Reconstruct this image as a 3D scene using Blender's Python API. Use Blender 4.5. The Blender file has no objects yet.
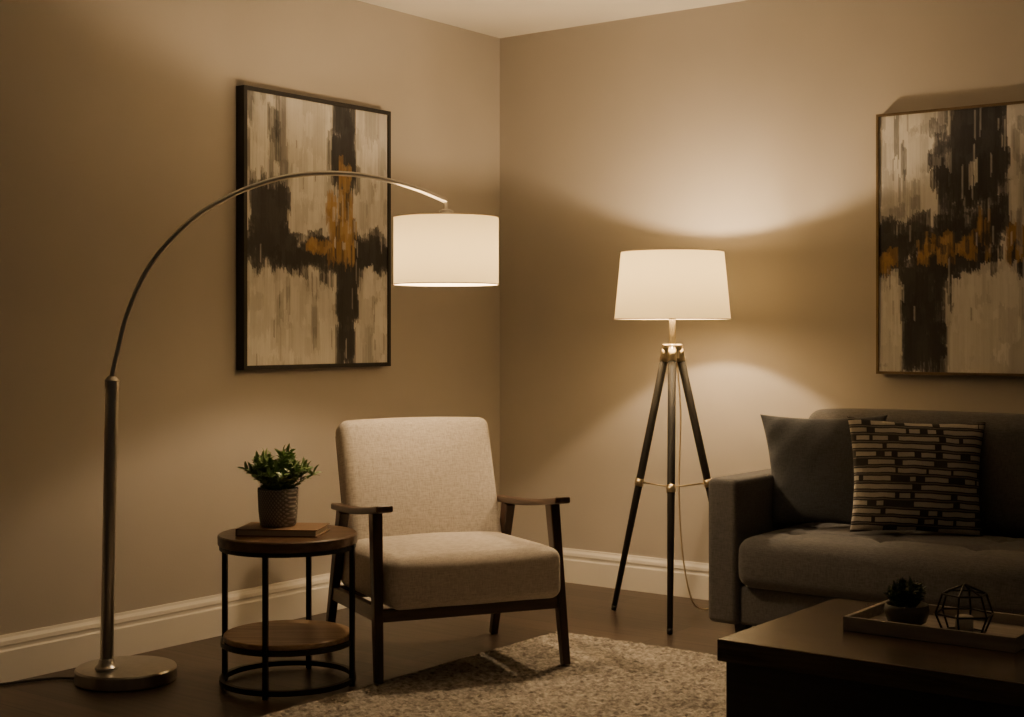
import bpy, math, random
import numpy as np
from mathutils import Vector, Matrix
random.seed(4)
TH = math.radians(36.94)
SC = bpy.context.scene

def W(xc, d, z=0.0):
    """survey coordinates (measured across / along the room diagonal) to room coordinates"""
    return Vector((4.01 + 0.7993*xc - 0.6009*d, -5.24 + 0.6009*xc + 0.7993*d, z))

# ------------------------------------------------------------------ materials
def newmat(name):
    m = bpy.data.materials.new(name); m.use_nodes = True
    nt = m.node_tree
    return m, nt, nt.nodes['Principled BSDF']

def N(nt, typ):
    return nt.nodes.new(typ)

def mapping(nt, scale=(1,1,1), coord='Object', rot=(0,0,0)):
    tc = nt.nodes.new('ShaderNodeTexCoord'); mp = nt.nodes.new('ShaderNodeMapping')
    mp.inputs['Scale'].default_value = scale
    mp.inputs['Rotation'].default_value = rot
    nt.links.new(tc.outputs[coord], mp.inputs['Vector'])
    return mp.outputs['Vector']

def ramp(nt, fac, stops):
    r = nt.nodes.new('ShaderNodeValToRGB')
    els = r.color_ramp.elements
    while len(els) < len(stops): els.new(0.5)
    for e, (p, c) in zip(els, stops):
        e.position = p; e.color = (c[0], c[1], c[2], 1)
    nt.links.new(fac, r.inputs['Fac'])
    return r.outputs['Color']

def simple(name, col, rough=0.6, metal=0.0, var=0.12, nscale=12, bump=0.0, bscale=60, sheen=0.0, stretch=(1,1,1)):
    m, nt, b = newmat(name)
    v = mapping(nt, stretch)
    n = N(nt, 'ShaderNodeTexNoise'); n.inputs['Scale'].default_value = nscale; n.inputs['Detail'].default_value = 5
    nt.links.new(v, n.inputs['Vector'])
    lo = [c*(1-var) for c in col]; hi = [min(1, c*(1+var)) for c in col]
    nt.links.new(ramp(nt, n.outputs['Fac'], [(0.3, lo), (0.7, hi)]), b.inputs['Base Color'])
    b.inputs['Roughness'].default_value = rough; b.inputs['Metallic'].default_value = metal
    if sheen: b.inputs['Sheen Weight'].default_value = sheen
    if bump:
        n2 = N(nt, 'ShaderNodeTexNoise'); n2.inputs['Scale'].default_value = bscale; n2.inputs['Detail'].default_value = 3
        nt.links.new(v, n2.inputs['Vector'])
        bp = nt.nodes.new('ShaderNodeBump'); bp.inputs['Strength'].default_value = bump; bp.inputs['Distance'].default_value = 0.003
        nt.links.new(n2.outputs['Fac'], bp.inputs['Height']); nt.links.new(bp.outputs['Normal'], b.inputs['Normal'])
    return m

def wood(name, dark, light, axis='z', rough=0.45, scale=1.0):
    m, nt, b = newmat(name)
    s = {'x': (1.5, 22, 22), 'y': (22, 1.5, 22), 'z': (22, 22, 1.5)}[axis]
    v = mapping(nt, tuple(q*scale for q in s))
    n = N(nt, 'ShaderNodeTexNoise'); n.inputs['Scale'].default_value = 2.2; n.inputs['Detail'].default_value = 7; n.inputs['Distortion'].default_value = 0.6
    nt.links.new(v, n.inputs['Vector'])
    nt.links.new(ramp(nt, n.outputs['Fac'], [(0.3, dark), (0.72, light)]), b.inputs['Base Color'])
    b.inputs['Roughness'].default_value = rough
    bp = nt.nodes.new('ShaderNodeBump'); bp.inputs['Strength'].default_value = 0.15; bp.inputs['Distance'].default_value = 0.002
    nt.links.new(n.outputs['Fac'], bp.inputs['Height']); nt.links.new(bp.outputs['Normal'], b.inputs['Normal'])
    return m

def fabric(name, lo, hi, bump=0.35, fs=260):
    """woven cloth: crossed stretched noise = horizontal and vertical slubby threads"""
    m, nt, b = newmat(name)
    outs = []
    for sc_ in ((fs*0.22, fs*0.22, fs*1.6), (fs*1.6, fs*1.6, fs*0.22)):
        v = mapping(nt, sc_)
        n = N(nt, 'ShaderNodeTexNoise'); n.inputs['Scale'].default_value = 1.0; n.inputs['Detail'].default_value = 2
        nt.links.new(v, n.inputs['Vector']); outs.append(n.outputs['Fac'])
    mx = nt.nodes.new('ShaderNodeMath'); mx.operation = 'ADD'
    nt.links.new(outs[0], mx.inputs[0]); nt.links.new(outs[1], mx.inputs[1])
    hf = nt.nodes.new('ShaderNodeMath'); hf.operation = 'MULTIPLY'; hf.inputs[1].default_value = 0.5
    nt.links.new(mx.outputs[0], hf.inputs[0])
    nt.links.new(ramp(nt, hf.outputs[0], [(0.32, lo), (0.62, hi)]), b.inputs['Base Color'])
    b.inputs['Roughness'].default_value = 0.95
    b.inputs['Sheen Weight'].default_value = 0.08
    bp = nt.nodes.new('ShaderNodeBump'); bp.inputs['Strength'].default_value = bump; bp.inputs['Distance'].default_value = 0.0015
    nt.links.new(hf.outputs[0], bp.inputs['Height']); nt.links.new(bp.outputs['Normal'], b.inputs['Normal'])
    return m

M = {}
M['wall'] = simple('wall_paint', (0.44, 0.405, 0.358), 0.92, var=0.025, nscale=3, bump=0.12, bscale=140)
M['ceil'] = simple('ceiling_paint', (0.80, 0.77, 0.71), 0.95, var=0.02, nscale=3, bump=0.1, bscale=120)
M['trim'] = simple('trim_paint', (0.76, 0.73, 0.67), 0.5, var=0.02, nscale=4)
M['nickel'] = simple('brushed_nickel', (0.50, 0.475, 0.43), 0.30, 1.0, var=0.08, nscale=40, stretch=(1,1,0.1))
M['brass'] = simple('aged_brass', (0.60, 0.51, 0.34), 0.32, 1.0, var=0.08, nscale=30)
M['bronze'] = simple('thin_bronze_edge', (0.16, 0.115, 0.065), 0.45, 0.7, var=0.15, nscale=30)
M['blackmetal'] = simple('black_metal', (0.02, 0.018, 0.017), 0.45, 0.6, var=0.2, nscale=20)
M['blackwood'] = wood('black_wood', (0.008, 0.007, 0.007), (0.020, 0.017, 0.015), 'z', 0.6)
M['walnut'] = wood('dark_walnut', (0.026, 0.014, 0.009), (0.075, 0.040, 0.025), 'z', 0.38)
M['walnut_x'] = wood('dark_walnut_across', (0.026, 0.014, 0.009), (0.075, 0.040, 0.025), 'x', 0.38)
M['walnut_y'] = wood('dark_walnut_along', (0.040, 0.022, 0.014), (0.13, 0.075, 0.046), 'y', 0.33)
M['tabletop'] = wood('brown_tabletop', (0.06, 0.034, 0.020), (0.16, 0.095, 0.055), 'x', 0.33)
M['shelfwood'] = wood('shelf_wood', (0.24, 0.145, 0.08), (0.48, 0.32, 0.19), 'x', 0.42)
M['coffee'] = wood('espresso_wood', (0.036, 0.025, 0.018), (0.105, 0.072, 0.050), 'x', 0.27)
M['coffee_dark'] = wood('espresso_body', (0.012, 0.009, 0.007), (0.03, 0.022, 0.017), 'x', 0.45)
M['oat'] = fabric('oatmeal_linen', (0.37, 0.325, 0.275), (0.59, 0.54, 0.47), 0.5, 220)
M['sofa'] = fabric('charcoal_upholstery', (0.062, 0.060, 0.060), (0.116, 0.113, 0.113))
M['navy'] = fabric('slate_fabric', (0.042, 0.046, 0.053), (0.078, 0.084, 0.095))
M['cord'] = simple('beige_cord', (0.55, 0.44, 0.28), 0.6)
M['darkcord'] = simple('dark_cord', (0.02, 0.018, 0.015), 0.6)
M['leaf'] = simple('green_leaf', (0.19, 0.29, 0.11), 0.42, var=0.45, nscale=25)
M['leafdark'] = simple('dull_leaf', (0.06, 0.10, 0.05), 0.5, var=0.4, nscale=30)
M['soil'] = simple('soil', (0.03, 0.02, 0.012), 1.0, bump=0.6)
M['book'] = simple('book_cover', (0.20, 0.12, 0.065), 0.6, var=0.1)
M['pages'] = simple('book_pages', (0.60, 0.52, 0.40), 0.8, var=0.1, nscale=80, stretch=(0.1,0.1,6))
M['tray'] = wood('greyed_tray_wood', (0.26, 0.23, 0.20), (0.46, 0.41, 0.36), 'x', 0.5)
M['wax'] = simple('candle_wax', (0.65, 0.60, 0.50), 0.5)
M['bowl'] = simple('dark_ceramic', (0.06, 0.055, 0.05), 0.4)

# pot: cross hatched ceramic
m, nt, b = newmat('hatched_stoneware')
wv = []
for rz in (0.75, -0.75):
    mp = mapping(nt, (1,1,1), 'Object', (rz, rz, 0))
    t = nt.nodes.new('ShaderNodeTexWave'); t.bands_direction = 'Z'; t.inputs['Scale'].default_value = 42; t.inputs['Distortion'].default_value = 0.8
    nt.links.new(mp, t.inputs['Vector']); wv.append(t.outputs['Fac'])
a = nt.nodes.new('ShaderNodeMath'); a.operation = 'MULTIPLY'; nt.links.new(wv[0], a.inputs[0]); nt.links.new(wv[1], a.inputs[1])
nt.links.new(ramp(nt, a.outputs[0], [(0.05, (0.21, 0.20, 0.19)), (0.5, (0.42, 0.40, 0.375))]), b.inputs['Base Color'])
b.inputs['Roughness'].default_value = 0.75
bp = nt.nodes.new('ShaderNodeBump'); bp.inputs['Strength'].default_value = 0.6; bp.inputs['Distance'].default_value = 0.003
nt.links.new(a.outputs[0], bp.inputs['Height']); nt.links.new(bp.outputs['Normal'], b.inputs['Normal'])
M['pot'] = m

# patterned pillow: rows of irregular woven dashes
m, nt, b = newmat('woven_dash_fabric')
def mth(op, *a_):
    n = nt.nodes.new('ShaderNodeMath'); n.operation = op
    for i, q in enumerate(a_):
        if isinstance(q, (int, float)): n.inputs[i].default_value = q
        else: nt.links.new(q, n.inputs[i])
    return n.outputs[0]
v = mapping(nt)
nz = N(nt, 'ShaderNodeTexNoise'); nz.inputs['Scale'].default_value = 14; nt.links.new(v, nz.inputs['Vector'])
sp = nt.nodes.new('ShaderNodeSeparateXYZ'); nt.links.new(v, sp.inputs[0])
zz = mth('DIVIDE', mth('ADD', sp.outputs['Z'], mth('MULTIPLY', nz.outputs['Fac'], 0.010)), 0.0275)
row = mth('FLOOR', zz); fr = mth('FRACT', zz)
cb = nt.nodes.new('ShaderNodeCombineXYZ'); nt.links.new(mth('MULTIPLY', sp.outputs['X'], 22), cb.inputs[0]); nt.links.new(mth('MULTIPLY', row, 7.37), cb.inputs[1])
n2 = N(nt, 'ShaderNodeTexNoise'); n2.inputs['Scale'].default_value = 1.0; n2.inputs['Detail'].default_value = 0; nt.links.new(cb.outputs[0], n2.inputs['Vector'])
cb2 = nt.nodes.new('ShaderNodeCombineXYZ'); nt.links.new(mth('MULTIPLY', sp.outputs['X'], 130), cb2.inputs[0]); nt.links.new(mth('MULTIPLY', sp.outputs['Z'], 420), cb2.inputs[1])
n3 = N(nt, 'ShaderNodeTexNoise'); n3.inputs['Scale'].default_value = 1.0; n3.inputs['Detail'].default_value = 1; nt.links.new(cb2.outputs[0], n3.inputs['Vector'])
main = mth('MULTIPLY', mth('GREATER_THAN', n2.outputs['Fac'], 0.375), mth('MULTIPLY', mth('GREATER_THAN', fr, 0.34), mth('LESS_THAN', fr, 0.88)))
thin = mth('MULTIPLY', mth('MULTIPLY', mth('GREATER_THAN', fr, 0.06), mth('LESS_THAN', fr, 0.18)), 0.35)
fac = mth('MULTIPLY', mth('MAXIMUM', main, thin), mth('MULTIPLY_ADD', n3.outputs['Fac'], 0.8, 0.5))
nt.links.new(ramp(nt, fac, [(0.0, (0.036, 0.036, 0.038)), (0.9, (0.44, 0.405, 0.35))]), b.inputs['Base Color']); b.inputs['Roughness'].default_value = 0.95
bp = nt.nodes.new('ShaderNodeBump'); bp.inputs['Strength'].default_value = 0.5; bp.inputs['Distance'].default_value = 0.004
nt.links.new(fac, bp.inputs['Height']); nt.links.new(bp.outputs['Normal'], b.inputs['Normal'])
M['dash'] = m

# floor planks
m, nt, b = newmat('dark_plank_floor')
v = mapping(nt, (1,1,1))
br = nt.nodes.new('ShaderNodeTexBrick'); br.offset = 0.37
br.inputs['Scale'].default_value = 1.0; br.inputs['Brick Width'].default_value = 1.3; br.inputs['Row Height'].default_value = 0.13
br.inputs['Mortar Size'].default_value = 0.002; br.inputs['Mortar Smooth'].default_value = 0.2
br.inputs['Color1'].default_value = (0.110, 0.075, 0.054, 1); br.inputs['Color2'].default_value = (0.062, 0.042, 0.030, 1); br.inputs['Mortar'].default_value = (0.012, 0.008, 0.006, 1)
nt.links.new(v, br.inputs['Vector'])
v2 = mapping(nt, (1.6, 26, 1))
n2 = N(nt, 'ShaderNodeTexNoise'); n2.inputs['Scale'].default_value = 2.0; n2.inputs['Detail'].default_value = 8; nt.links.new(v2, n2.inputs['Vector'])
mm = nt.nodes.new('ShaderNodeMixRGB'); mm.blend_type = 'MULTIPLY'; mm.inputs['Fac'].default_value = 0.8
nt.links.new(br.outputs['Color'], mm.inputs[1]); nt.links.new(ramp(nt, n2.outputs['Fac'], [(0.3, (0.45,0.45,0.45)), (0.7, (1,1,1))]), mm.inputs[2])
nt.links.new(mm.outputs[0], b.inputs['Base Color']); b.inputs['Roughness'].default_value = 0.36
bp = nt.nodes.new('ShaderNodeBump'); bp.inputs['Strength'].default_value = 0.25; bp.inputs['Distance'].default_value = 0.002
nt.links.new(n2.outputs['Fac'], bp.inputs['Height']); nt.links.new(bp.outputs['Normal'], b.inputs['Normal'])
M['floor'] = m

# rug
m, nt, b = newmat('wool_rug')
v = mapping(nt)
n1 = N(nt, 'ShaderNodeTexNoise'); n1.inputs['Scale'].default_value = 60; n1.inputs['Detail'].default_value = 6; nt.links.new(v, n1.inputs['Vector'])
n3 = N(nt, 'ShaderNodeTexNoise'); n3.inputs['Scale'].default_value = 6; n3.inputs['Detail'].default_value = 4; nt.links.new(v, n3.inputs['Vector'])
mx = nt.nodes.new('ShaderNodeMath'); mx.operation = 'MULTIPLY_ADD'; mx.inputs[1].default_value = 0.30
nt.links.new(n3.outputs['Fac'], mx.inputs[0]); nt.links.new(n1.outputs['Fac'], mx.inputs[2])
nt.links.new(ramp(nt, mx.outputs[0], [(0.46, (0.15, 0.132, 0.112)), (0.84, (0.52, 0.475, 0.41))]), b.inputs['Base Color'])
b.inputs['Roughness'].default_value = 1.0
bp = nt.nodes.new('ShaderNodeBump'); bp.inputs['Strength'].default_value = 1.0; bp.inputs['Distance'].default_value = 0.010
nt.links.new(n1.outputs['Fac'], bp.inputs['Height']); nt.links.new(bp.outputs['Normal'], b.inputs['Normal'])
M['rug'] = m

# painted canvas from colour attribute
def canvas_mat(name):
    m, nt, b = newmat(name)
    at = nt.nodes.new('ShaderNodeVertexColor'); at.layer_name = 'paint'
    nt.links.new(at.outputs['Color'], b.inputs['Base Color']); b.inputs['Roughness'].default_value = 0.6
    v = mapping(nt, (60, 60, 12))
    n = N(nt, 'ShaderNodeTexNoise'); n.inputs['Scale'].default_value = 2; nt.links.new(v, n.inputs['Vector'])
    bp = nt.nodes.new('ShaderNodeBump'); bp.inputs['Strength'].default_value = 0.4; bp.inputs['Distance'].default_value = 0.003
    nt.links.new(n.outputs['Fac'], bp.inputs['Height']); nt.links.new(bp.outputs['Normal'], b.inputs['Normal'])
    return m

# linen shade: lets the bulb light through
def shade_mat(name, glow):
    m = bpy.data.materials.new(name); m.use_nodes = True; nt = m.node_tree; nt.nodes.clear()
    out = nt.nodes.new('ShaderNodeOutputMaterial')
    v = mapping(nt, (260, 260, 260))
    n = N(nt, 'ShaderNodeTexNoise'); n.inputs['Scale'].default_value = 1; nt.links.new(v, n.inputs['Vector'])
    col = ramp(nt, n.outputs['Fac'], [(0.3, (0.88, 0.74, 0.40)), (0.7, (0.96, 0.83, 0.48))])
    tr = nt.nodes.new('ShaderNodeBsdfTranslucent'); df = nt.nodes.new('ShaderNodeBsdfDiffuse')
    nt.links.new(col, tr.inputs['Color']); df.inputs['Color'].default_value = (0.80, 0.74, 0.60, 1)
    mx = nt.nodes.new('ShaderNodeMixShader'); mx.inputs['Fac'].default_value = 0.10
    nt.links.new(df.outputs[0], mx.inputs[1]); nt.links.new(tr.outputs[0], mx.inputs[2])
    em = nt.nodes.new('ShaderNodeEmission'); em.inputs['Color'].default_value = (1, 0.66, 0.27, 1); em.inputs['Strength'].default_value = glow
    ad = nt.nodes.new('ShaderNodeAddShader'); nt.links.new(mx.outputs[0], ad.inputs[0]); nt.links.new(em.outputs[0], ad.inputs[1])
    nt.links.new(ad.outputs[0], out.inputs['Surface'])
    return m
M['shade'] = shade_mat('linen_shade', 0.40)
M['shadetrim'] = simple('shade_trim', (0.62, 0.52, 0.38), 0.8)

# ------------------------------------------------------------------ geometry helpers
def mesh(name, verts, faces, mat, parent=None, smooth=False, loc=None, rot=None, bevel=0, seg=3, autosmooth=False):
    me = bpy.data.meshes.new(name)
    me.from_pydata([tuple(v) for v in verts], [], faces); me.update()
    import bmesh
    bm = bmesh.new(); bm.from_mesh(me); bmesh.ops.recalc_face_normals(bm, faces=bm.faces); bm.to_mesh(me); bm.free()
    me.materials.append(mat)
    if smooth: me.shade_smooth()
    o = bpy.data.objects.new(name, me); SC.collection.objects.link(o)
    if parent: o.parent = parent
    if loc is not None: o.location = loc
    if rot is not None: o.rotation_euler = rot
    if bevel:
        bv = o.modifiers.new('bevel', 'BEVEL'); bv.width = bevel; bv.segments = seg; bv.limit_method = 'ANGLE'
        me.shade_smooth(); 
        wn = o.modifiers.new('wn', 'WEIGHTED_NORMAL'); wn.keep_sharp = False
    return o

def root(name, loc, yaw, label, cat):
    e = bpy.data.objects.new(name, None); SC.collection.objects.link(e)
    e.empty_display_size = 0.1; e.location = loc; e.rotation_euler = (0, 0, yaw)
    e['label'] = label; e['category'] = cat
    return e

def boxg(x0,x1,y0,y1,z0,z1):
    v = [(x0,y0,z0),(x1,y0,z0),(x1,y1,z0),(x0,y1,z0),(x0,y0,z1),(x1,y0,z1),(x1,y1,z1),(x0,y1,z1)]
    f = [(0,3,2,1),(4,5,6,7),(0,1,5,4),(1,2,6,5),(2,3,7,6),(3,0,4,7)]
    return v, f

def merge(parts):
    V, F = [], []
    for v, f in parts:
        o = len(V); V += [tuple(a) for a in v]; F += [tuple(i+o for i in q) for q in f]
    return V, F

def bar(p0, p1, w0, d0, w1, d1, xdir=(1,0,0)):
    p0, p1 = Vector(p0), Vector(p1); X = Vector(xdir); ax = (p1-p0).normalized()
    Y = ax.cross(X).normalized(); X = Y.cross(ax).normalized()
    V = []
    for p, w, d in ((p0,w0,d0),(p1,w1,d1)):
        for sx, sy in ((-1,-1),(1,-1),(1,1),(-1,1)):
            V.append(p + X*sx*w/2 + Y*sy*d/2)
    return V, [(0,1,2,3),(4,7,6,5),(0,4,5,1),(1,5,6,2),(2,6,7,3),(3,7,4,0)]

def tube(pts, rad, seg=12, closed=False, caps=True):
    pts = [Vector(p) for p in pts]; n = len(pts)
    if not isinstance(rad, (list, tuple)): rad = [rad]*n
    V, F = [], []; ref = None
    for i, p in enumerate(pts):
        if closed: t = (pts[(i+1) % n]-pts[i-1]).normalized()
        else: t = (pts[min(i+1, n-1)]-pts[max(i-1, 0)]).normalized()
        if ref is None:
            ref = Vector((0,0,1)) if abs(t.z) < 0.9 else Vector((1,0,0))
        ref = (ref - t*ref.dot(t)).normalized(); b2 = t.cross(ref)
        for k in range(seg):
            a = 2*math.pi*k/seg
            V.append(p + (ref*math.cos(a)+b2*math.sin(a))*rad[i])
    for i in range(n if closed else n-1):
        j = (i+1) % n
        for k in range(seg):
            l = (k+1) % seg
            F.append((i*seg+k, i*seg+l, j*seg+l, j*seg+k))
    if caps and not closed:
        F.append(tuple(range(seg))); F.append(tuple(range((n-1)*seg, n*seg)))
    return V, F

def smoothpts(pts, k=6):
    pts = [Vector(p) for p in pts]; out = []
    for i in range(len(pts)-1):
        p0 = pts[max(i-1,0)]; p1 = pts[i]; p2 = pts[i+1]; p3 = pts[min(i+2,len(pts)-1)]
        for j in range(k):
            t = j/k
            out.append(0.5*((2*p1)+(p2-p0)*t+(2*p0-5*p1+4*p2-p3)*t*t+(3*p1-p0-3*p2+p3)*t**3))
    out.append(pts[-1]); return out

def lathe(prof, seg=48, c=(0,0,0), closed=False):
    V, F = [], []; n = len(prof)
    for r, z in prof:
        for k in range(seg):
            a = 2*math.pi*k/seg
            V.append((c[0]+r*math.cos(a), c[1]+r*math.sin(a), c[2]+z))
    for i in range(n if closed else n-1):
        j = (i+1) % n
        for k in range(seg):
            l = (k+1) % seg
            F.append((i*seg+k, i*seg+l, j*seg+l, j*seg+k))
    return V, F

def solid_lathe(prof, seg=48, c=(0,0,0)):
    V, F = lathe(prof, seg, c)
    n = len(prof)
    F.append(tuple(range(seg))); F.append(tuple(range((n-1)*seg, n*seg)))
    return V, F

def torus(R, r, c, seg=48, s2=8):
    return tube([(c[0]+R*math.cos(2*math.pi*k/seg), c[1]+R*math.sin(2*math.pi*k/seg), c[2]) for k in range(seg)], r, s2, closed=True)

def softbox(size, r, n=14, fn=None):
    h = [s/2 for s in size]
    ax = []
    for a in range(3):
        rr = min(r, h[a]*0.98); q = 5
        e = [h[a]-rr+rr*math.tan(math.pi/4*i/q) for i in range(q, 0, -1)]
        inner = list(np.linspace(-(h[a]-rr), h[a]-rr, n))
        ax.append([-x for x in e] + inner + e[::-1])
    L = [len(x) for x in ax]; idx = {}; V = []; F = []
    def vid(i, j, k):
        if (i,j,k) in idx: return idx[(i,j,k)]
        p = Vector((ax[0][i], ax[1][j], ax[2][k]))
        inn = Vector([max(-(h[a]-min(r,h[a]*0.98)), min(h[a]-min(r,h[a]*0.98), p[a])) for a in range(3)])
        d = p-inn
        if d.length > 1e-9: p = inn + d.normalized()*min(r, min(h)*0.98)
        if fn: p = Vector(fn(p, h))
        idx[(i,j,k)] = len(V); V.append(p); return idx[(i,j,k)]
    for a in range(3):
        b, c = (a+1) % 3, (a+2) % 3
        for s in (0, L[a]-1):
            for i in range(L[b]-1):
                for j in range(L[c]-1):
                    q = []
                    for (x, y) in ((i,j),(i+1,j),(i+1,j+1),(i,j+1)):
                        t = [0,0,0]; t[a] = s; t[b] = x; t[c] = y; q.append(vid(*t))
                    F.append(q if s else q[::-1])
    return V, F

# ------------------------------------------------------------------ room
def struct(name, v, f, mat, **k):
    o = mesh(name, v, f, mat, **k); o['kind'] = 'structure'; return o
H = 2.44
struct('floor', *boxg(-0.12, 5.6, -6.2, 0.12, -0.1, 0.0), M['floor'])
struct('ceiling', *boxg(-0.12, 5.6, -6.2, 0.12, H, H+0.1), M['ceil'])
struct('wall_west', *boxg(-0.12, 0.0, -6.2, 0.12, 0.0, H), M['wall'])
struct('wall_north', *boxg(0.0, 5.6, 0.0, 0.12, 0.0, H), M['wall'])
prof = [(0,0),(0.018,0),(0.018,0.098),(0.0145,0.104),(0.0145,0.112),(0.017,0.118),(0.015,0.130),(0.008,0.140),(0.006,0.148),(0,0.148)]
def base(name, horiz):
    V = []; n = len(prof)
    for (o, z) in prof:
        V.append((0.0+o, -6.2, z) if not horiz else (0.0, -o, z))
    for (o, z) in prof:
        V.append((0.0+o, 0.0, z) if not horiz else (5.6, -o, z))
    F = [(i, (i+1) % n, n+(i+1) % n, n+i) for i in range(n)] + [tuple(range(n)), tuple(range(n, 2*n))]
    struct(name, V, F, M['trim'])
base('baseboard_west', False); base('baseboard_north', True)

# ------------------------------------------------------------------ rug
nx, ny = 320, 370
X0, X1, Y0, Y1 = 0.955, 3.75, -4.2, -0.90
rng = np.random.default_rng(3)
V = []; F = []
hz = 0.002 + 0.0095*rng.random((ny+1, nx+1))
for j in range(ny+1):
    for i in range(nx+1):
        edge = min(i, nx-i, j, ny-j)
        z = hz[j, i] if edge > 1 else (0.005 if edge == 1 else 0.001)
        V.append((X0+(X1-X0)*i/nx + rng.normal()*0.0018, Y0+(Y1-Y0)*j/ny + rng.normal()*0.0018, z))
for j in range(ny):
    for i in range(nx):
        a = j*(nx+1)+i; F.append((a, a+1, a+nx+2, a+nx+1))
o = mesh('area_rug', V, F, M['rug'], smooth=True)
o['label'] = 'light beige grey shaggy area rug on the dark plank floor'; o['category'] = 'rug'

# ------------------------------------------------------------------ arc floor lamp
bc = (-1.220, 4.57)
R = root('arc_floor_lamp', W(*bc), TH, 'brushed nickel arc floor lamp with glowing white drum shade', 'floor lamp')
def L(xc, d, z): return (xc-bc[0], d-bc[1], z)
mesh('base', *solid_lathe([(0.150,0.0),(0.157,0.003),(0.157,0.038),(0.153,0.044),(0.02,0.048)], 64), M['nickel'], R, smooth=True, bevel=0.001)
pb = L(-1.268, 4.52, 0); pt = L(-1.245, 4.50, 0.944)
mesh('pole', *merge([tube([(pb[0],pb[1],0.044), pt], 0.0205, 24), solid_lathe([(0.036,0.047),(0.036,0.054),(0.026,0.064),(0.022,0.079)], 32, (pb[0],pb[1],0)),
     tube([(pt[0],pt[1],0.925),(pt[0],pt[1],0.95),(pt[0]+0.001,pt[1],0.962)], [0.0225,0.0225,0.012], 24)]), M['nickel'], R, smooth=True, bevel=0.0008)
arc = [(-1.245,4.500,.93),(-1.245,4.500,.96),(-1.228,4.505,1.044),(-1.202,4.513,1.153),(-1.155,4.526,1.272),(-1.091,4.545,1.370),(-1.002,4.571,1.4635),(-.897,4.602,1.533),
       (-.807,4.628,1.574),(-.7147,4.655,1.602),(-.606,4.687,1.615),(-.496,4.719,1.612),(-.4005,4.747,1.596),(-.304,4.775,1.569),(-.218,4.800,1.534)]
mesh('arc_arm', *tube(smoothpts([L(*p) for p in arc], 5), 0.0080, 14), M['nickel'], R, smooth=True)
sc = L(-.219, 4.80, 0)
SZ = 1.480
mesh('shade_mount', *merge([tube([(sc[0],sc[1],1.536),(sc[0],sc[1],1.43)], 0.006, 12), solid_lathe([(0.016,SZ+0.004),(0.024,SZ+0.008),(0.024,SZ+0.022),(0.010,SZ+0.028)], 20, (sc[0],sc[1],0))]
     + [tube([(sc[0],sc[1],SZ-0.008),(sc[0]+0.172*math.cos(a),sc[1]+0.172*math.sin(a),SZ-0.003)], 0.002, 6) for a in (0.4,2.5,4.6)]), M['nickel'], R, smooth=True)
mesh('bulb_socket', *solid_lathe([(0.018,1.415),(0.02,1.42),(0.02,1.455),(0.01,1.465)], 24, (sc[0],sc[1],0)), M['nickel'], R, smooth=True)
mesh('lamp_shade', *lathe([(0.174,1.258),(0.174,SZ)], 72, (sc[0],sc[1],0)), M['shade'], R, smooth=True)
mesh('shade_rim', *torus(0.1745,0.0018,(sc[0],sc[1],1.258),72), M['shadetrim'], R, smooth=True)
mesh('shade_rim', *torus(0.1745,0.0018,(sc[0],sc[1],SZ),72), M['shadetrim'], R, smooth=True)
mesh('power_cord', *tube(smoothpts([L(-1.36,4.56,.006), L(-1.45,4.57,.005), L(-1.58,4.50,.005), L(-1.70,4.40,.005), L(-1.9,4.15,.005)],6), 0.004, 8), M['darkcord'], R, smooth=True)

def bulb(parent, loc, watt, rad=0.018):
    ld = bpy.data.lights.new('bulb_light', 'POINT'); ld.energy = watt; ld.color = (1.0, 0.705, 0.41); ld.shadow_soft_size = rad
    o = bpy.data.objects.new('light_bulb', ld); SC.collection.objects.link(o); o.parent = parent; o.location = loc
bulb(R, (sc[0], sc[1], 1.362), 22)

# ------------------------------------------------------------------ tripod floor lamp
tc = (0.615, 5.55)
R = root('tripod_floor_lamp', W(*tc), TH, 'black tripod floor lamp with brass fittings and glowing tapered shade', 'floor lamp')
hub = [tube([(0,0,1.00),(0,0,1.03)], [0.026,0.030], 24), solid_lathe([(0.036,1.034),(0.040,1.038),(0.040,1.050),(0.036,1.054)], 32), solid_lathe([(0.013,1.054),(0.013,1.20)], 24)]
mesh('hub', *merge(hub), M['brass'], R, smooth=True, bevel=0.0008)
angs = [(-98, 0.30), (142, 0.272), (22, 0.285)]
spread = []
for a, r in angs:
    a = math.radians(a); c, s = math.cos(a), math.sin(a)
    top = Vector((0.028*c, 0.028*s, 1.03)); bot = Vector((r*c, r*s, 0.0))
    f = lambda t: top.lerp(bot, t)
    mesh('leg', *tube([f(0), f(0.45), f(0.985)], [0.0155, 0.0150, 0.0105], 16), M['blackwood'], R, smooth=True)
    mesh('leg_cap', *merge([tube([f(-0.01), f(0.040)], [0.0180,0.0180], 16)]), M['brass'], R, smooth=True)
    mesh('leg_collar', *tube([f(0.485), f(0.513)], [0.0178,0.0178], 16), M['brass'], R, smooth=True)
    mesh('foot_tip', *tube([f(0.98), f(0.998)], [0.0118,0.010], 16), M['blackmetal'], R, smooth=True)
    p = f(0.5); spread.append(tube([p, (0,0,p.z-0.01)], 0.0032, 8))
spread.append(solid_lathe([(0.012,0.488),(0.014,0.491),(0.014,0.509),(0.012,0.512)], 20))
mesh('spreader', *merge(spread), M['brass'], R, smooth=True)
mesh('bulb_socket', *solid_lathe([(0.016,1.20),(0.019,1.205),(0.019,1.255),(0.012,1.26)], 24), M['brass'], R, smooth=True)
mesh('lamp_shade', *lathe([(0.222,1.150),(0.197,1.407)], 72), M['shade'], R, smooth=True)
mesh('shade_rim', *torus(0.2225,0.0018,(0,0,1.150),72), M['shadetrim'], R, smooth=True)
mesh('shade_rim', *torus(0.1975,0.0018,(0,0,1.407),72), M['shadetrim'], R, smooth=True)
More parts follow.
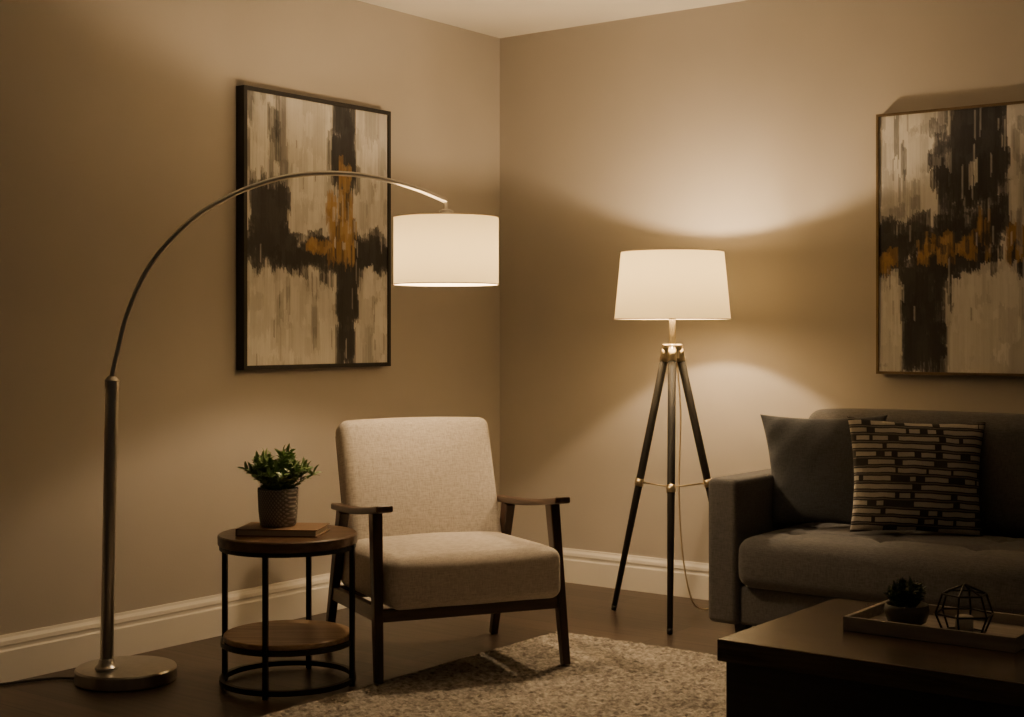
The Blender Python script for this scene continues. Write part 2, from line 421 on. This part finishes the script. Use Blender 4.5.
mesh('shade_spider', *merge([tube([(0,0,1.397),(0.197*math.cos(a),0.197*math.sin(a),1.402)], 0.002, 6) for a in (0.3,2.4,4.5)]), M['brass'], R, smooth=True)
mesh('power_cord', *tube(smoothpts([(0.012,0.01,1.03),(0.035,0.03,0.80),(0.03,0.04,0.50),(0.045,0.06,0.25),(0.085,0.10,0.06),(0.14,0.16,0.006),(0.22,0.24,0.006),(0.4,0.25,0.006)],8), 0.003, 8), M['cord'], R, smooth=True)
bulb(R, (0, 0, 1.333), 32)

# ------------------------------------------------------------------ side table
st = (-0.702, 4.53)
R = root('side_table', W(*st), TH, 'round wood and black metal side table with lower shelf', 'side table')
mesh('table_top', *solid_lathe([(0.212,0.438),(0.217,0.441),(0.217,0.467),(0.213,0.471)], 72), M['tabletop'], R, smooth=True, bevel=0.001)
mesh('shelf', *solid_lathe([(0.196,0.142),(0.199,0.144),(0.199,0.158),(0.196,0.160)], 72), M['shelfwood'], R, smooth=True, bevel=0.001)
for a in (260, 350, 80, 170):
    a = math.radians(a); c, s = math.cos(a)*0.208, math.sin(a)*0.208
    mesh('leg', *bar((c,s,0.0),(c,s,0.438),0.015,0.015,0.015,0.015,(math.cos(a),math.sin(a),0)), M['blackmetal'], R, bevel=0.001)
def flatring(r0,r1,z0,z1): return lathe([(r0,z0),(r1,z0),(r1,z1),(r0,z1)], 72, closed=True)
mesh('frame_ring', *flatring(0.200,0.212,0.425,0.438), M['blackmetal'], R)
mesh('frame_ring', *flatring(0.198,0.208,0.128,0.143), M['blackmetal'], R)
mesh('frame_ring', *flatring(0.196,0.212,0.010,0.026), M['blackmetal'], R)

# book + plant on it
bp_ = W(-0.715, 4.52, 0.4715)
R = root('book', bp_, TH+math.radians(-6), 'closed brown hardcover book lying on the side table', 'book')
mesh('cover', *merge([boxg(-0.128,0.128,-0.085,0.085,0,0.003), boxg(-0.128,0.128,-0.085,0.085,0.019,0.022), boxg(-0.128,-0.124,-0.085,0.085,0.003,0.019)]), M['book'], R)
mesh('pages', *boxg(-0.124,0.122,-0.080,0.080,0.003,0.019), M['pages'], R)
def plant(name, loc, potprof, potmat, leafmat, nst, height, spread_, leaf, label, cat, seed):
    rnd = random.Random(seed)
    R = root(name, loc, TH, label, cat)
    mesh('pot', *lathe(potprof, 56), potmat, R, smooth=True)
    rim = max(p[1] for p in potprof); rr = [p[0] for p in potprof if abs(p[1]-rim) < 0.003][0]
    mesh('soil', *solid_lathe([(rr*0.86, rim-0.018),(rr*0.5, rim-0.012)], 28), M['soil'], R, smooth=True)
    V, F = [], []; stems = []
    def leafgeo(p, d, L_, w):
        d = d.normalized(); up = Vector((rnd.gauss(0,.35), rnd.gauss(0,.35), 1)); side = d.cross(up).normalized(); nrm = side.cross(d).normalized()
        o = len(V)
        rows = [(0,0.02,0),(0.25,0.8,0.04),(0.55,1.0,0.03),(0.82,0.6,-0.03),(1,0.02,-0.12)]
        for t, ww, zz in rows:
            c = p + d*L_*t + nrm*L_*zz
            V.extend([c - side*w*ww/2 + nrm*w*0.18*ww, c, c + side*w*ww/2 + nrm*w*0.18*ww])
        for i in range(4):
            a = o+3*i; F.append((a,a+1,a+4,a+3)); F.append((a+1,a+2,a+5,a+4))
    for s in range(nst):
        a = rnd.uniform(0, 2*math.pi); q = math.sqrt(rnd.random())
        b0 = Vector((math.cos(a)*rr*0.5*q, math.sin(a)*rr*0.5*q, rim-0.015))
        hh = height*(1.0-0.62*q*q)*rnd.uniform(0.70,1.15)
        sp_ = spread_*rnd.uniform(0.85, 1.10)
        e = Vector((math.cos(a)*sp_*q, math.sin(a)*sp_*q, rim+hh))
        mid = b0.lerp(e, 0.5) + Vector((0,0,hh*0.18))
        pts = smoothpts([b0, mid, e], 5); stems.append(tube(pts, 0.0013, 5))
        for i in range(2, len(pts)):
            tan = (pts[i]-pts[i-1]).normalized()
            for k in range(2):
                ang = rnd.uniform(0, 2*math.pi)
                dd = tan*0.55 + Vector((math.cos(ang), math.sin(ang), rnd.uniform(-0.1,0.6)))*0.9
                leafgeo(pts[i], dd, leaf*rnd.uniform(0.75,1.2), leaf*0.36)
        leafgeo(e, pts[-1]-pts[-2] + Vector((0,0,0.01)), leaf*1.1, leaf*0.36)
    mesh('foliage', V, F, leafmat, R, smooth=True)
    mesh('stems', *merge(stems), leafmat, R, smooth=True)
    return R
plant('potted_plant', W(-0.733, 4.53, 0.4942), [(0.0,0),(0.050,0),(0.056,0.004),(0.061,0.045),(0.064,0.112),(0.064,0.118),(0.060,0.118),(0.058,0.095),(0.0,0.09)], M['pot'], M['leaf'],
      52, 0.095, 0.105, 0.034, 'bushy green plant in a hatched grey pot on a book', 'potted plant', 5)

# ------------------------------------------------------------------ armchair
ac = (-0.1195, 4.605); yaw = math.atan2(0.25, 0.585)
rp = W(*ac); rp.z = 0.0118
R = root('armchair', rp, TH+yaw, 'oatmeal linen armchair with dark walnut frame on the rug edge', 'armchair')
for sx in (-1, 1):
    mesh('front_leg', *bar((0.320*sx,0.0,0.0),(0.306*sx,0.075,0.525),0.026,0.030,0.034,0.048), M['walnut'], R, bevel=0.004)
    mesh('rear_leg', *bar((0.312*sx,0.60,-0.0115),(0.304*sx,0.44,0.485),0.026,0.028,0.034,0.050), M['walnut'], R, bevel=0.004)
    ys = np.linspace(-0.015, 0.53, 16); V = []; F = []
    for i, y in enumerate(ys):
        t = i/15; zc = 0.540 - 0.05*t - 0.010*math.sin(math.pi*t); w = 0.056 - 0.020*t; h = 0.022
        for dx, dz in ((-w/2,-h/2),(w/2,-h/2),(w/2,h/2),(-w/2,h/2)): V.append((0.304*sx+dx, y, zc+dz))
    for i in range(15):
        for k in range(4):
            l = (k+1) % 4; F.append((i*4+k, i*4+l, (i+1)*4+l, (i+1)*4+k))
    F += [(0,1,2,3), (60,61,62,63)]
    mesh('armrest', V, F, M['walnut_y'], R, bevel=0.006)
    mesh('side_rail', *bar((0.306*sx,0.03,0.205),(0.306*sx,0.555,0.190),0.024,0.05,0.024,0.045), M['walnut_y'], R, bevel=0.003)
mesh('front_rail', *bar((-0.305,0.030,0.202),(0.305,0.030,0.202),0.024,0.040,0.024,0.040,(0,1,0)), M['walnut_x'], R, bevel=0.003)
mesh('rear_rail', *bar((-0.30,0.545,0.19),(0.30,0.545,0.19),0.024,0.045,0.024,0.045,(0,1,0)), M['walnut_x'], R, bevel=0.003)
mesh('back_frame', *merge([bar((sx*0.24,0.52,0.19),(sx*0.24,0.695,0.72),0.03,0.02,0.03,0.02) for sx in (-1,1)] + [bar((-0.25,0.68,0.68),(0.25,0.68,0.68),0.02,0.05,0.02,0.05,(0,1,0))]), M['walnut'], R, bevel=0.002)
def seatfn(p, h):
    u, v = p.x/h[0], p.y/h[1]
    k = max(0, 1-u**4)*max(0, 1-v**4)
    if p.z > 0: p.z += 0.020*k
    bulge = max(0, 1-(p.z/h[2])**2)
    if v < -0.6: p.y -= 0.012*bulge*(1-u*u)
    p.z += 0.0015*math.sin(23*p.x+7*p.y)*k
    return p
mesh('seat_cushion', *softbox((0.584,0.590,0.162), 0.036, 18, seatfn), M['oat'], R, smooth=True, loc=(0.002,0.252,0.298), rot=(math.radians(-1.5),0,0))
def backfn(p, h):
    u, v = p.x/h[0], p.z/h[2]
    k = max(0, 1-abs(u)**3)*max(0, 1-abs(v)**3)
    if p.y < 0: p.y -= 0.028*k
    p.z += 0.008*(1-u*u)*(1 if v > 0 else 0)*max(0, v)
    return p
mesh('backrest', *softbox((0.564,0.10,0.49), 0.036, 18, backfn), M['oat'], R, smooth=True, loc=(0.010,0.555,0.538), rot=(math.radians(-19),0,0))

# ------------------------------------------------------------------ sofa
R = root('sofa', (1.548, -0.85, 0), 0, 'charcoal upholstered sofa with tufted bench seat against the wall', 'sofa')
LS = 2.1
def place_soft(name, x0,x1,y0,y1,z0,z1, r, fn=None, mat='sofa', n=14):
    return mesh(name, *softbox((x1-x0,y1-y0,z1-z0), r, n, fn), M[mat], R, smooth=True, loc=((x0+x1)/2,(y0+y1)/2,(z0+z1)/2))
place_soft('base', 0.112, LS-0.112, 0.02, 0.79, 0.10, 0.235, 0.015)
place_soft('arm', 0.0, 0.118, 0.0, 0.79, 0.10, 0.597, 0.022)
place_soft('arm', LS-0.118, LS, 0.0, 0.79, 0.10, 0.597, 0.022)
place_soft('back_frame', 0.114, LS-0.114, 0.66, 0.80, 0.20, 0.77, 0.03)
TX = [-0.775,-0.465,-0.155,0.155,0.465,0.775]
def sofaseat(p, h):
    u, v = p.x/h[0], p.y/h[1]
    if p.z > 0:
        k = max(0, 1-u**8)*max(0, 1-v**4); p.z += 0.018*k
        for tx in TX:
            for ty in (-0.10, 0.12):
                d2 = (p.x-tx)**2+(p.y-ty)**2; p.z -= 0.022*math.exp(-d2/0.0011)
            p.z -= 0.007*math.exp(-((p.x-tx)/0.012)**2)*k
        p.z -= 0.006*math.exp(-((p.y+0.10)/0.012)**2)*k
    if v < -0.8: p.y -= 0.010*(1-(p.z/h[2])**2)
    return p
place_soft('seat_cushion', 0.122, LS-0.122, -0.02, 0.54, 0.232, 0.402, 0.045, sofaseat, n=90)
def backc(p, h):
    u, v = p.x/h[0], p.z/h[2]
    k = max(0, 1-abs(u)**4)*max(0, 1-abs(v)**4)
    if p.y < 0:
        p.y -= 0.03*k
    p.z += 0.010*(1-u**4)*max(0, v)
    return p
for x0, x1 in ((0.124, 1.046), (1.054, LS-0.124)):
    place_soft('back_cushion', x0, x1, 0.50, 0.655, 0.405, 0.812, 0.05, backc, n=24)
for x in (0.09, LS-0.09):
    for y in (0.10, 0.70):
        mesh('leg', *bar((x,y,0),(x,y,0.105),0.035,0.035,0.05,0.05), M['blackwood'], R, bevel=0.003)

def pillow(name, loc, w, h, th, yaw, lean, roll, mat, label, taper=0.0, seed=1, wamp=1.0):
    rnd = random.Random(seed); n = 44; V = []; F = []
    ph = [rnd.uniform(0,6) for _ in range(6)]
    for side in (-1, 1):
        for j in range(n+1):
            for i in range(n+1):
                u = -1+2*i/n; v = -1+2*j/n
                su = math.sin(u*math.pi/2); sv = math.sin(v*math.pi/2)
                x = su*w/2*(1-0.085*(1-sv**2)); z = sv*h/2*(1-0.085*(1-su**2))
                x *= 1 - taper*(1-sv)/2
                t = (max(0,(1-su**2))*max(0,(1-sv**2)))**0.42
                edge = abs(su)**6+abs(sv)**6
                wr = wamp*(0.004*math.sin(9*su+5*sv*su+ph[0])*math.sin(7*sv+ph[1]) + 0.006*math.sin(14*su*sv+ph[2])*edge)
                y = side*(th/2*t) + wr*(t > 0)*min(1, t*3)
                V.append((x, y, z))
    m_ = (n+1)*(n+1)
    for s in range(2):
        for j in range(n):
            for i in range(n):
                a = s*m_+j*(n+1)+i; F.append((a,a+1,a+n+2,a+n+1) if s == 0 else (a,a+n+1,a+n+2,a+1))
    import bmesh
    me = bpy.data.meshes.new(name); me.from_pydata(V, [], F)
    bm = bmesh.new(); bm.from_mesh(me); bmesh.ops.remove_doubles(bm, verts=bm.verts, dist=0.0002); bmesh.ops.recalc_face_normals(bm, faces=bm.faces); bm.to_mesh(me); bm.free()
    me.materials.append(M[mat]); me.shade_smooth()
    o = bpy.data.objects.new(name, me); SC.collection.objects.link(o)
    o.matrix_world = Matrix.Translation(loc) @ Matrix.Rotation(yaw,4,'Z') @ Matrix.Rotation(lean,4,'X') @ Matrix.Rotation(roll,4,'Y')
    o['label'] = label; o['category'] = 'pillow'
    return o
pillow('throw_pillow', (1.815,-0.50,0.612), 0.45, 0.400, 0.125, math.radians(16), math.radians(-14), math.radians(-1), 'navy', 'plain dark slate throw pillow resting against the sofa arm', 0.26, 2, 0.35)
pillow('throw_pillow', (2.165,-0.515,0.611), 0.46, 0.395, 0.125, math.radians(31), math.radians(-12), math.radians(2), 'dash', 'dark throw pillow with woven beige dashes on the sofa', 0.05, 3, 0.7)

# ------------------------------------------------------------------ coffee table
R = root('coffee_table', (2.405, -2.33, 0.0118), 0, 'dark espresso wood box coffee table standing on the rug', 'coffee table')
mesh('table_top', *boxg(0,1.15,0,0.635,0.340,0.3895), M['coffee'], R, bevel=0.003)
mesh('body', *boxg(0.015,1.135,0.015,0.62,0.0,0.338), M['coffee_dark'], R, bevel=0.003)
# tray
tp = W(0.775, 3.385, 0.4022)
R = root('serving_tray', tp, 0, 'greyed wooden serving tray on the coffee table', 'tray')
TL, TW = 0.40, 0.27
mesh('tray_bottom', *boxg(0.008,TL-0.008,0.008,TW-0.008,0.0,0.008), M['tray'], R, bevel=0.001)
mesh('tray_rim', *merge([boxg(0,TL,0,0.010,0,0.032), boxg(0,TL,TW-0.010,TW,0,0.032), boxg(0,0.010,0.010,TW-0.010,0,0.032), boxg(TL-0.010,TL,0.010,TW-0.010,0,0.032)]), M['tray'], R)
plant('succulent_bowl', W(0.925, 3.39, 0.4107), [(0.0,0),(0.026,0),(0.044,0.012),(0.052,0.035),(0.050,0.052),(0.046,0.052),(0.044,0.04),(0.0,0.038)], M['bowl'], M['leafdark'],
      26, 0.040, 0.045, 0.022, 'small green succulent in a dark bowl on the tray', 'potted plant', 9)
R = root('geometric_lantern', W(1.035, 3.31, 0.4107), TH, 'black wire geometric candle lantern on the tray', 'lantern')
rings = []
for (r, z, o_) in ((0.048,0.003,0),(0.066,0.045,0),(0.050,0.090,0)):
    rings.append([(r*math.cos(2*math.pi*(k+o_)/6), r*math.sin(2*math.pi*(k+o_)/6), z) for k in range(6)])
parts = []
for rg in rings:
    for k in range(6): parts.append(tube([rg[k], rg[(k+1) % 6]], 0.0024, 6))
for k in range(6):
    parts += [tube([rings[0][k], rings[1][k]], 0.0024, 6), tube([rings[1][k], rings[2][k]], 0.0024, 6), tube([rings[2][k], (0,0,0.112)], 0.0024, 6)]
mesh('wire_frame', *merge(parts), M['blackmetal'], R)
mesh('base_plate', *solid_lathe([(0.046,0.0),(0.046,0.003)], 6), M['blackmetal'], R)
mesh('candle', *solid_lathe([(0.020,0.003),(0.020,0.038),(0.018,0.040)], 24), M['wax'], R, smooth=True)

# ------------------------------------------------------------------ paintings
def paint(nx, ny, seed, ops):
    rg = np.random.default_rng(seed); A = np.zeros((ny, nx, 3)); A[:] = (0.40, 0.38, 0.35)
    def stroke(cx, cy, w, h, col, alpha):
        n = max(2, int(w*nx)); i0 = int((cx-w/2)*nx)
        top = (cy-h/2)*ny + np.cumsum(rg.normal(0, 0.9, n)) + rg.normal(0, h*ny*0.04, n)
        bot = (cy+h/2)*ny + np.cumsum(rg.normal(0, 1.4, n)) + rg.exponential(h*ny*0.08, n)
        dens = np.clip(rg.normal(0.92, 0.20, n), 0.0, 1.0)
        for k in range(n):
            c = i0+k
            if c < 0 or c >= nx: continue
            t, b_ = int(max(0, top[k])), int(min(ny, bot[k]))
            if b_ <= t: continue
            m_ = b_-t; fade = np.interp(np.arange(m_), np.linspace(0, m_, 9), np.clip(rg.normal(0.95, 0.15, 9), 0, 1))
            a = (alpha*dens[k]*fade)[:, None]
            A[t:b_, c] = A[t:b_, c]*(1-a) + np.array(col)*(1+rg.normal(0, .035))*a
    for (x0, x1, y0, y1, cols, n, w, h, al) in ops:
        for _ in range(n):
            col = np.array(cols[rg.integers(len(cols))])*rg.uniform(0.88, 1.10)
            stroke(rg.uniform(x0, x1), rg.uniform(y0, y1), w*rg.uniform(.5, 1.5), h*rg.uniform(.5, 1.5), col, al*rg.uniform(.75, 1.0))
    return np.clip(A, 0, 1)
WH = [(0.63,0.615,0.585),(0.53,0.515,0.49),(0.70,0.685,0.655),(0.57,0.555,0.53)]; GR = [(0.22,0.21,0.205),(0.14,0.135,0.14),(0.36,0.345,0.33)]
BK = [(0.013,0.013,0.017),(0.020,0.020,0.025),(0.031,0.031,0.036)]; OR = [(0.34,0.20,0.06),(0.26,0.15,0.045),(0.42,0.27,0.10)]
ops_l = [
 (0,1,0,1,WH+GR[2:],420,.09,.13,.8),
 (.02,.30,0,.35,GR,60,.06,.14,.65),(.05,.2,.0,.3,WH,18,.05,.16,.8),
 (.30,.55,0,.33,WH,60,.08,.13,.9),(.78,1,.0,.5,WH+GR[2:],60,.06,.14,.85),
 (.15,.23,.02,.25,BK,8,.03,.12,.7),
 (.60,.74,.00,.26,BK,40,.05,.12,.94),(.56,.78,.12,.36,BK,22,.04,.10,.88),
 (.06,.26,.36,.54,BK,60,.07,.07,.95),(.02,.2,.35,.5,BK,12,.03,.12,.8),
 (.25,.97,.52,.61,BK,110,.09,.04,.95),(.0,.35,.53,.62,BK,40,.07,.05,.95),
 (.80,.98,.50,.59,BK,26,.06,.05,.9),
 (.62,.76,.60,.80,BK,36,.05,.08,.92),(.63,.73,.60,.97,BK,46,.045,.12,.92),(.50,.86,.62,.68,BK,20,.03,.07,.8),
 (.05,.5,.64,.70,BK,12,.012,.08,.7),
 (.42,.55,.53,.57,OR,16,.05,.03,.85),(.57,.75,.38,.57,OR,44,.055,.07,.88),(.64,.72,.24,.40,OR,14,.03,.09,.75),
 (.60,.76,.36,.6,BK,10,.02,.07,.85),(.58,.76,.42,.56,WH,6,.02,.04,.7),
 (.04,.55,.74,.97,WH,100,.08,.09,.9),(.02,.58,.67,.8,WH,30,.04,.09,.85),(.82,.98,.68,.97,WH+GR[2:],50,.06,.10,.9),
 (.2,.3,.72,.92,GR,8,.03,.12,.6),(.45,.5,.70,.95,GR,8,.03,.12,.6),
 (0,1,0,1,WH,22,.008,.08,.5),(0,1,0,1,BK,22,.006,.06,.6)]
ops_r = [
 (0,1,0,1,WH+GR[2:],420,.09,.13,.8),
 (.0,.30,0,.42,WH+GR[2:],110,.08,.13,.88),(.08,.14,.05,.3,BK,5,.02,.12,.7),(.02,.2,.3,.4,GR,12,.05,.08,.7),
 (.38,.60,.00,.30,BK,110,.06,.11,.95),(.28,.64,.16,.42,BK,70,.045,.09,.92),(.28,.38,.0,.20,GR+BK,18,.03,.08,.75),
 (.0,.60,.43,.60,BK,140,.07,.06,.94),(.66,1,.47,.6,BK,60,.06,.06,.92),
 (.14,.32,.60,.97,BK,80,.055,.11,.94),(.30,.42,.6,.75,BK,16,.03,.08,.85),(.42,.5,.05,.35,WH,5,.015,.06,.7),
 (.22,.50,.49,.57,OR,32,.05,.035,.85),(.02,.10,.50,.60,OR,7,.03,.05,.8),(.50,.56,.40,.54,OR,8,.02,.07,.8),(.64,.76,.44,.56,OR,14,.04,.05,.8),
 (.20,.6,.46,.6,BK,30,.025,.05,.85),
 (.40,.66,.64,.97,WH,86,.07,.11,.92),(.0,.10,.68,.97,WH+GR[2:],36,.05,.12,.88),(.68,1,.0,.4,WH,80,.07,.12,.9),(.72,1,.65,.97,WH,70,.06,.12,.88),
 (.66,.72,.05,.5,GR,10,.03,.1,.6),
 (0,1,0,1,WH,28,.008,.08,.55),(0,1,0,1,BK,20,.006,.06,.6)]
def painting(name, loc, yaw, w, h, fw, fd, fmat, ops, seed, label):
    R = root(name, loc, yaw, label, 'painting')
    nx, ny = int(250*w/0.84), int(330*h/1.05); A = paint(nx+1, ny+1, seed, ops)
    iw, ih = w-2*fw+0.004, h-2*fw+0.004
    V = []; F = []
    for j in range(ny+1):
        for i in range(nx+1): V.append((-iw/2+iw*i/nx, -fd+0.006, h/2+ih/2-ih*j/ny))
    for j in range(ny):
        for i in range(nx):
            a = j*(nx+1)+i; F.append((a, a+nx+1, a+nx+2, a+1))
    me = bpy.data.meshes.new('canvas'); me.from_pydata(V, [], F); me.update()
    at = me.color_attributes.new('paint', 'FLOAT_COLOR', 'POINT')
    buf = np.ones((len(V), 4), dtype=np.float32); buf[:, :3] = A.reshape(-1, 3); at.data.foreach_set('color', buf.ravel())
    me.materials.append(canvas_mat('painted_canvas'))
    o = bpy.data.objects.new('canvas', me); SC.collection.objects.link(o); o.parent = R
    parts = [boxg(-w/2,-w/2+fw,-fd,-0.002,0,h), boxg(w/2-fw,w/2,-fd,-0.002,0,h), boxg(-w/2+fw,w/2-fw,-fd,-0.002,0,fw), boxg(-w/2+fw,w/2-fw,-fd,-0.002,h-fw,h)]
    mesh('frame', *merge(parts), fmat, R)
    mesh('backing', *boxg(-w/2+fw,w/2-fw,-0.012,-0.004,fw,h-fw), M['blackwood'], R)
painting('framed_painting', (0.0, -1.196, 0.960), math.radians(90), 0.805, 1.045, 0.016, 0.045, M['blackwood'], ops_l, 11, 'abstract painting of black, cream and ochre in black frame')
painting('framed_painting', (1.825+0.39, 0.0, 0.942), 0, 0.78, 0.980, 0.010, 0.045, M['bronze'], ops_r, 23, 'abstract black, cream and ochre painting in thin bronze frame')

# ------------------------------------------------------------------ world + camera
w = bpy.data.worlds.new('world'); SC.world = w; w.use_nodes = True
w.node_tree.nodes['Background'].inputs['Color'].default_value = (1.0, 0.80, 0.60, 1)
w.node_tree.nodes['Background'].inputs['Strength'].default_value = 0.028
cd = bpy.data.cameras.new('camera'); cam = bpy.data.objects.new('camera', cd); SC.collection.objects.link(cam)
cam.location = (4.01, -5.24, 1.10); cam.rotation_euler = (math.radians(90), 0, TH)
cd.lens = 36*1446/1024; cd.sensor_width = 36; cd.shift_y = -26.5/1024
SC.camera = cam
